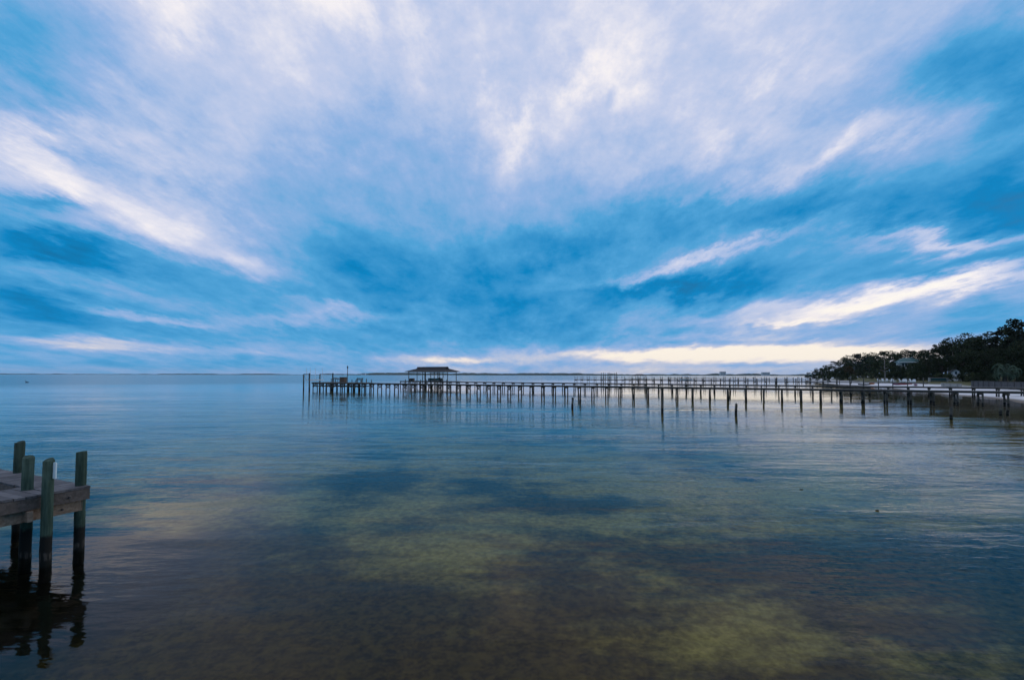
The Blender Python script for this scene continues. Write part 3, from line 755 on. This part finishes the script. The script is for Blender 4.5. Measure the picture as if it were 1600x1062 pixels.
# ------------------------------------------------------------------ shore: trees, houses, chairs, boats
def ray_at(px, s, y0=45, y1=520):
    u = (px-800)/735.0; Y = y0
    while Y < y1:
        if inland(u*Y, Y) >= s: return u*Y, Y
        Y += .5
    return u*Y, Y
def tree_mesh(kind, seed):
    r = random.Random(seed); c = MB(); t = MB()
    def leaf(p, s_):
        n = Vector((r.gauss(0, 1), r.gauss(0, 1), r.gauss(0, 1)+.5)).normalized(); a = n.orthogonal().normalized(); b = n.cross(a)
        q = r.uniform(0, 6.28); a, b = a*math.cos(q)+b*math.sin(q), b*math.cos(q)-a*math.sin(q); a *= s_; b *= s_*.6; p = Vector(p)
        c.quad(p-a, p-b*.9, p+a, p+b)
    def clump(cx, cy, cz, R_, flat, n, s_):
        for _ in range(n):
            d = Vector((r.gauss(0, 1), r.gauss(0, 1), r.gauss(0, 1))).normalized(); k = r.uniform(.25, 1)**.45*R_
            leaf((cx+d.x*k, cy+d.y*k, cz+d.z*k*flat), s_*r.uniform(.6, 1.3))
    if kind == 'oak':
        t.tube([(0, 0, -.6), (.1, 0, 1), (.2, .1, 3), (.1, .2, 5.5)], [.34, .27, .22, .12], 7)
        for i in range(17):
            a = r.uniform(0, 6.28); z = r.uniform(2.0, 8.6); rad = r.uniform(.4, 1)*3.4*math.sqrt(max(.08, 1-((z-5)/4.6)**2))
            x, y = math.cos(a)*rad, math.sin(a)*rad; R_ = r.uniform(1.0, 1.75)
            t.tube([(.15, .1, min(z*.6, 5)), (x*.5, y*.5, z*.8), (x, y, z)], [.12, .08, .03], 5)
            clump(x, y, min(z, 9.1-R_*.3), R_, .72, 230, .19)
    elif kind == 'pine':
        t.tube([(0, 0, -.6), (.1, .05, 3), (-.05, .1, 6.5), (0, 0, 9.6)], [.26, .21, .15, .05], 7)
        for i in range(20):
            z = r.uniform(3.6, 9.6); a = r.uniform(0, 6.28); rad = r.uniform(.3, 1)*(3.0-.22*(z-3.6)); x, y = math.cos(a)*rad, math.sin(a)*rad
            t.tube([(0, 0, z-.5), (x*.6, y*.6, z-.1), (x, y, z)], [.08, .05, .02], 5)
            clump(x, y, z, r.uniform(.55, 1.1), .55, 130, .17)
    else:
        for i in range(4):
            a = r.uniform(0, 6.28); t.tube([(0, 0, -.5), (math.cos(a)*.9, math.sin(a)*.9, 3), (math.cos(a)*1.6, math.sin(a)*1.6, 6)], [.16, .10, .03], 5)
        for i in range(16):
            a = r.uniform(0, 6.28); z = r.uniform(.8, 8.6); rad = r.uniform(.1, 1)*5*math.sqrt(max(.05, 1-(z/9.6)**2)); clump(math.cos(a)*rad, math.sin(a)*rad, z, r.uniform(1.5, 2.4), .8, 170, .30)
    return c, t
PROTO = {}
for kind in ('oak', 'pine', 'shrub'):
    for sd_ in range(4):
        c, t = tree_mesh(kind, 100*sd_ + len(kind)); PROTO[kind, sd_] = (c, t)
MESH = {}
def tree(kind, leafmat, X, Y, H, wide, label, group=None, name=None, bark='bark'):
    sd_ = rng.randrange(4); key = (kind, sd_, leafmat, bark)
    if key not in MESH:
        c, t = PROTO[kind, sd_]; MESH[key] = (c.mesh('crown', leafmat), t.mesh('trunk', bark, True))
    z = ground(X, Y)-.1
    o = empty(name or {'oak': 'oak_tree', 'pine': 'pine_tree', 'shrub': 'shrub'}[kind], (X, Y, z), label, 'shrub' if kind == 'shrub' else 'tree', group, rz=rng.uniform(0, 6.28))
    o.scale = (H/9.8*wide, H/9.8*wide, H/9.8)
    use(MESH[key][1], 'trunk', o, (0, 0, 0)); use(MESH[key][0], 'crown', o, (0, 0, 0))
    return o
def top_z(py, Y): return EYE + (587.0-py)*Y/735.0
CREST = [(1262,581),(1270,579),(1279,575),(1288,571),(1296,568),(1305,564),(1314,561),(1323,558),(1332,555),(1342,552),(1352,550),(1362,550),(1372,550),(1382,549),(1393,548),(1404,547),(1415,546),(1426,546),(1437,545),(1448,544),(1459,541),(1469,537),(1479,533),(1490,527),(1502,523),(1514,524),(1526,519),(1537,521),(1549,519),(1560,517),(1612,500),(1632,505)]
for i, (px, py) in enumerate(CREST):
    s_ = 14 if px < 1290 else 26 if px < 1330 else 48
    X, Y = ray_at(px, s_, 60 if px > 1290 else (430 if px < 1266 else 330 if px < 1275 else 240))
    if px < 1275: Y = 415 if px < 1266 else 345; X = (px-800)/735*Y
    H = top_z(py, Y) - ground(X, Y)
    kind = 'pine' if i % 4 == 1 else 'oak'
    lab = 'dark tree standing alone at the very tip of the wooded point' if i == 0 else ('dark round-headed oak on the wooded skyline, %s oak from the point' % nth('oak') if kind == 'oak' else 'dark open-crowned pine on the wooded skyline, %s pine from the point' % nth('pine'))
    tree(kind, 'leaf_oak' if kind == 'oak' else 'leaf_pine', X, Y, H*rng.uniform(.97, 1.03), rng.uniform(.9, 1.15), lab, None if i == 0 else kind+'s along the skyline of the wooded shore')
for px, py, s_, lab in ((1598, 496, 44, 'tallest dark pine, filling the skyline at the right edge'), (1578, 508, 46, 'ragged dark pine just left of the tallest one')):
    X, Y = ray_at(px, s_); tree('pine', 'leaf_pine', X, Y, top_z(py, Y)-ground(X, Y), 1.1, lab, name='tall_pine_tree')
    X, Y = ray_at(px+4, s_+4); tree('oak', 'leaf_oak', X, Y, (top_z(py+26, Y)-ground(X, Y)), 1.0, 'broad dark oak behind the %s of the tall pines at the right edge' % ('taller' if px == 1598 else 'shorter'), 'oaks behind the tall pines')
px = 1284
while px < 1640:          # lower row in front of the skyline trees
    top = 587-(587-np_)*.66 if (np_ := min(CREST, key=lambda c: abs(c[0]-px))[1]) else 0
    if 1400 < px < 1442: top = max(top, 567)
    s_ = 9 if px < 1300 else 20 if px < 1335 else 38
    X, Y = ray_at(px, s_, 60 if px > 1300 else 215)
    if not (1483 < px < 1503):
        rust = 1318 < px < 1372 and rng.random() < .6
        tree('shrub' if rust else 'oak', 'leaf_rust' if rust else 'leaf_oak', X, Y, max(2.0, (top_z(top+rng.uniform(-3, 4), Y)-ground(X, Y))), rng.uniform(.8, 1.0) if not rust else .7,
             'rust tinged bushy tree low on the bank, %s from the left' % nth('rust') if rust else 'dark lower oak before the skyline trees, %s of its row from the point' % nth('low'), 'rusty bushy trees on the bank' if rust else 'lower oaks on the wooded bank', 'bushy_tree' if rust else None)
    px += 10.5
px = 1272
while px < 1640:          # undergrowth along the lawn edge
    s_ = 6 if px < 1300 else 14 if px < 1335 else 31
    X, Y = ray_at(px, s_, 60 if px > 1300 else 205)
    if not (1486 < px < 1500) and not 1552 < px < 1592:
        tree('shrub', 'leaf_shrub' if rng.random() < .3 else 'leaf_oak', X, Y, (10+rng.uniform(0, 7))*Y/735*(.6 if px < 1300 else 1), rng.uniform(.9, 1.2), 'low dark shrub along the back of the lawn', 'shrubs along the back of the lawn')
    px += 7.5
X, Y = ray_at(1382.5, 27)
o = tree('pine', 'leaf_shrub', X, Y, top_z(560, Y)-ground(X, Y), 1.0, 'slim tree with a bare pale trunk behind the white chairs', name='pale_trunk_tree', bark='pale_bark')

for px, s_, top in ((1401, 33, 569), (1411, 35, 572), (1421, 33, 571), (1431, 34, 563), (1439, 33, 560), (1497, 31, 583), (1503, 31, 577), (1485, 30, 582)):
    X, Y = ray_at(px, s_); tree('shrub', 'leaf_oak', X, Y, top_z(top, Y)-ground(X, Y), .5, 'dark bushy tree screening the houses behind the lawn', 'bushy trees screening the houses', 'bushy_tree')
# pale feathery palm near the right edge
X, Y = ray_at(1571, 27); palm = empty('palm_tree', (X, Y, ground(X, Y)-.05), 'squat grey-green palm with drooping fronds before the dark trees at the right', 'palm')
PH = top_z(563, Y)-ground(X, Y); r = random.Random(5)
m = MB(); m.tube([(0, 0, -.3), (0, 0, PH*.3), (.05, 0, PH*.55)], [.35, .3, .25], 9); child(m, 'trunk', 'bark', palm)
fm = []
for v_ in range(3):
    m = MB(); n = 9; prev = None; L = 3.3
    for i in range(n+1):
        t = i/n; p = Vector((L*math.sin(t*1.5)*.62, 0, L*(.62*math.sin(t*2.3)-.42*t*t))); wv = .05
        if prev is not None:
            for sg in (-1, 1):
                for k in range(2):
                    b = prev.lerp(p, k/2); tip = b + Vector((.32+r.uniform(-.1, .1), sg*(.55*math.sin(math.pi*min(1, t+.12))+.1), -.28+r.uniform(-.12, .05)))
                    m.quad(b, b+Vector((.09, 0, 0)), tip)
            m.bar(prev, p, .03, .03)
        prev = p
    fm.append(m.mesh('frond', 'leaf_palm'))
for i in range(64):
    o = use(fm[i % 3], 'frond', palm, (0, 0, PH*.44+r.uniform(-.2, .2)), i*2.399); o.rotation_euler.y = r.uniform(-.55, 1.15); o.scale = (PH/5.2*r.uniform(.7, 1.15),)*3

# green roofed house among the trees
X, Y = ray_at(1421, 41); U = Y/735.0; gzv = ground(X, Y)
ha = math.atan2(-X*.35, Y)
house = empty('house', (X, Y, gzv-.2), 'pale house with a green hipped roof showing above the shrubs', 'house', rz=-.5)
wl = 12*U; ez = top_z(565.5, Y)-gzv+.2; rz_ = top_z(558.5, Y)-gzv+.2
m = MB(); m.box(-wl, wl, 0, 7, 0, ez); child(m, 'wall', 'wall', house)
m = MB(); e = .8; q = [(-wl-e,-e,ez+.02),(wl+e,-e,ez+.02),(wl+e,7+e,ez+.02),(-wl-e,7+e,ez+.02)]; t0, t1 = (-wl*.45, 3.5, rz_), (wl*.55, 3.5, rz_)
m.quad(q[0], q[1], t1, t0); m.quad(q[2], q[3], t0, t1); m.quad(q[1], q[2], t1); m.quad(q[3], q[0], t0); m.quad(q[3], q[2], q[1], q[0]); rf = child(m, 'roof', 'green_roof', house)
m = MB(); m.box(-wl-e, wl+e, -e-.06, -e, ez-.2, ez+.06); child(m, 'eave_board', 'white', rf)
m = MB(); m.box(wl*.4, wl*.4+.7, 3.2, 3.9, rz_-.6, rz_+.5); child(m, 'chimney', 'concrete', rf)
for i in range(5):
    x = -wl+.9+i*(2*wl-1.8)/5; m = MB(); m.box(x, x+.9, -.05, -.01, ez-2.0, ez-.6); wn = child(m, 'window', 'glass', house)
    m = MB(); m.box(x-.1, x+1.0, -.09, -.055, ez-2.12, ez-2.0); child(m, 'sill', 'white', wn)
X, Y = ray_at(1493.5, 35); g0 = ground(X, Y)
cot = empty('cottage', (X, Y, g0-.1), 'white gabled cottage glimpsed low between the dark trees', 'house', rz=-.62)
hw = 6.2*Y/735; ap = top_z(576, Y)-g0; ee = ap-hw*.8
m = MB(); m.quad((-hw,0,0),(hw,0,0),(hw,0,ee),(0,0,ap),(-hw,0,ee)); m.quad((-hw,5,0),(-hw,5,ee),(0,5,ap),(hw,5,ee),(hw,5,0)); m.quad((-hw,0,0),(-hw,0,ee),(-hw,5,ee),(-hw,5,0)); m.quad((hw,0,0),(hw,5,0),(hw,5,ee),(hw,0,ee)); child(m, 'wall', 'white', cot)
m = MB(); m.bar((-hw-.3, 2.4, ee-.2), (.03, 2.4, ap+.06), 5.8, .08); child(m, 'roof', 'roof', cot)
m = MB(); m.bar((hw+.3, 2.4, ee-.2), (-.03, 2.4, ap+.06), 5.8, .08); child(m, 'roof', 'roof', cot)
m = MB(); m.box(-.3, .3, -.05, -.01, ee-.7, ee+.3); child(m, 'window', 'glass', cot)

# white lawn chairs
def lawn(px, s_, y0=60): X, Y = ray_at(px, s_, y0); return X, Y, ground(X, Y)
proto = None
for i, px in enumerate((1373.5, 1380.5, 1387, 1393, 1396.5, 1408, 1412.5, 1418, 1424.5, 1428)):
    X, Y, z = lawn(px, 15 + (i % 3)*1.5)
    if proto is None:
        proto = o = empty('lawn_chair', (X, Y, z), '', 'chair', 'white chairs on the lawn'); adirondack(o, 'white')
    else: o = copy_tree(proto)
    o.location = (X, Y, z); o.rotation_euler.z = rng.uniform(-.9, .7); o.scale = (1.25,)*3
    o['label'] = 'white slatted armchair on the lawn, %s from the left in the left-hand cluster' % ORD[i] if px < 1400 else 'white slatted armchair on the lawn, %s from the left in the right-hand cluster' % ORD[i-5]
# small boats drawn up on the sand
for (px, s_, L, mat, rz, lab) in ((1362, 5.5, 3.4, 'orange', .5, 'orange kayak lying on the sand left of the others'), (1402, 7, 4.0, 'purple', .25, 'plum coloured kayak on the sand below the white chairs'),
                          (1414, 8.5, 3.8, 'red', -.1, 'red kayak on the sand below the right-hand chairs'), (1430, 7.5, 3.6, 'purple', .9, 'plum kayak turned end-on at the right of the row'), (1350, 2.5, 4.6, 'dark', .15, 'long dark skiff drawn up at the waterline')):
    X, Y, z = lawn(px, s_); o = empty('kayak' if mat != 'dark' else 'skiff', (X, Y, z+.02), lab, 'boat', rz=rz)
    m = MB(); hull(m, L, .9, .42, 10); child(m, 'hull', mat, o)
    m = MB(); hull(m, L*.3, .42, .05, 8, .40); child(m, 'cockpit', 'dark', o)
# long bench shelter, concrete block wall and timber bulkhead
X, Y, z = lawn(1465.5, 27); o = empty('garden_bench', (X, Y, z), 'long pale open-fronted bench standing on the lawn', 'bench', rz=-.35)
wv = 12.0*Y/735
m = MB(); m.box(-wv, wv, -.5, .5, 1.25, 1.38); child(m, 'top', 'concrete', o)
m = MB(); m.box(-wv*.86, wv*.86, .38, .46, .15, 1.2); child(m, 'back_panel', 'teal', o)
for sx in (-.93, .93):
    m = MB(); m.box(wv*sx-.18, wv*sx+.18, -.45, .45, 0, 1.248); child(m, 'leg', 'concrete', o)
m = MB(); m.box(-wv*.86, wv*.86, -.3, .3, .42, .5); child(m, 'seat', 'concrete', o)
def wall_thing(pts, h0, h1, name, label, mat, posts):
    (xa, ya, za), (xb, yb, zb) = pts; a, b = Vector((xa, ya, za-.3)), Vector((xb, yb, zb-.3)); L = (b-a).xy.length
    o = empty(name, a, label, 'wall', rz=math.atan2((b-a).y, (b-a).x))
    n = int(L/.22); m = MB()
    for i in range(n):
        x = L*i/n; hh = h0+(h1-h0)*i/n; m.box(x, x+L/n*.93, -.04+rng.uniform(-.012, .012), .04, 0, hh+.3+rng.uniform(-.03, .03))
    tag(child(m, 'board_facing', mat, o), kind='stuff')
    for i in range(posts):
        x = L*(i+.5)/posts; m = MB(); m.tube([(x, -.10, -.2), (x, -.10, h0+(h1-h0)*(i+.5)/posts+.30)], [.07, .06], 8); child(m, 'post', mat, o)
    m = MB(); m.bar((0, 0, h0+.36), (L, 0, h1+.36), .24, .05); child(m, 'cap_board', mat, o)
a, b = lawn(1517, 11), lawn(1640, 11)
wall_thing((a, b), top_z(595.2, a[1])-a[2], top_z(594.8, a[1])-a[2], 'timber_bulkhead', 'weathered grey timber bulkhead along the top of the beach at the right', 'plank', 12)
a, b = lawn(1470, 9.5), lawn(1502, 9.5)
wall_thing((a, b), .75, .75, 'low_wall', 'short low grey wall at the top of the sand left of the bulkhead', 'concrete', 3)

# ------------------------------------------------------------------ sea air
HAZE = 0.00003
m = MB(); m.box(-9100, 9100, -100, 9100, -6, 90)
hz = bpy.data.materials.new('sea_air'); hz.use_nodes = True; hn = NT(hz.node_tree); hn.n.clear()
pv = hn.node('ShaderNodeVolumePrincipled'); pv.inputs['Color'].default_value = (.72, .84, .95, 1); pv.inputs['Density'].default_value = HAZE
ho = hn.node('ShaderNodeOutputMaterial'); hn.l.new(pv.outputs[0], ho.inputs['Volume'])
M['haze'] = hz
tag(m.build('haze', 'haze'), kind='stuff')
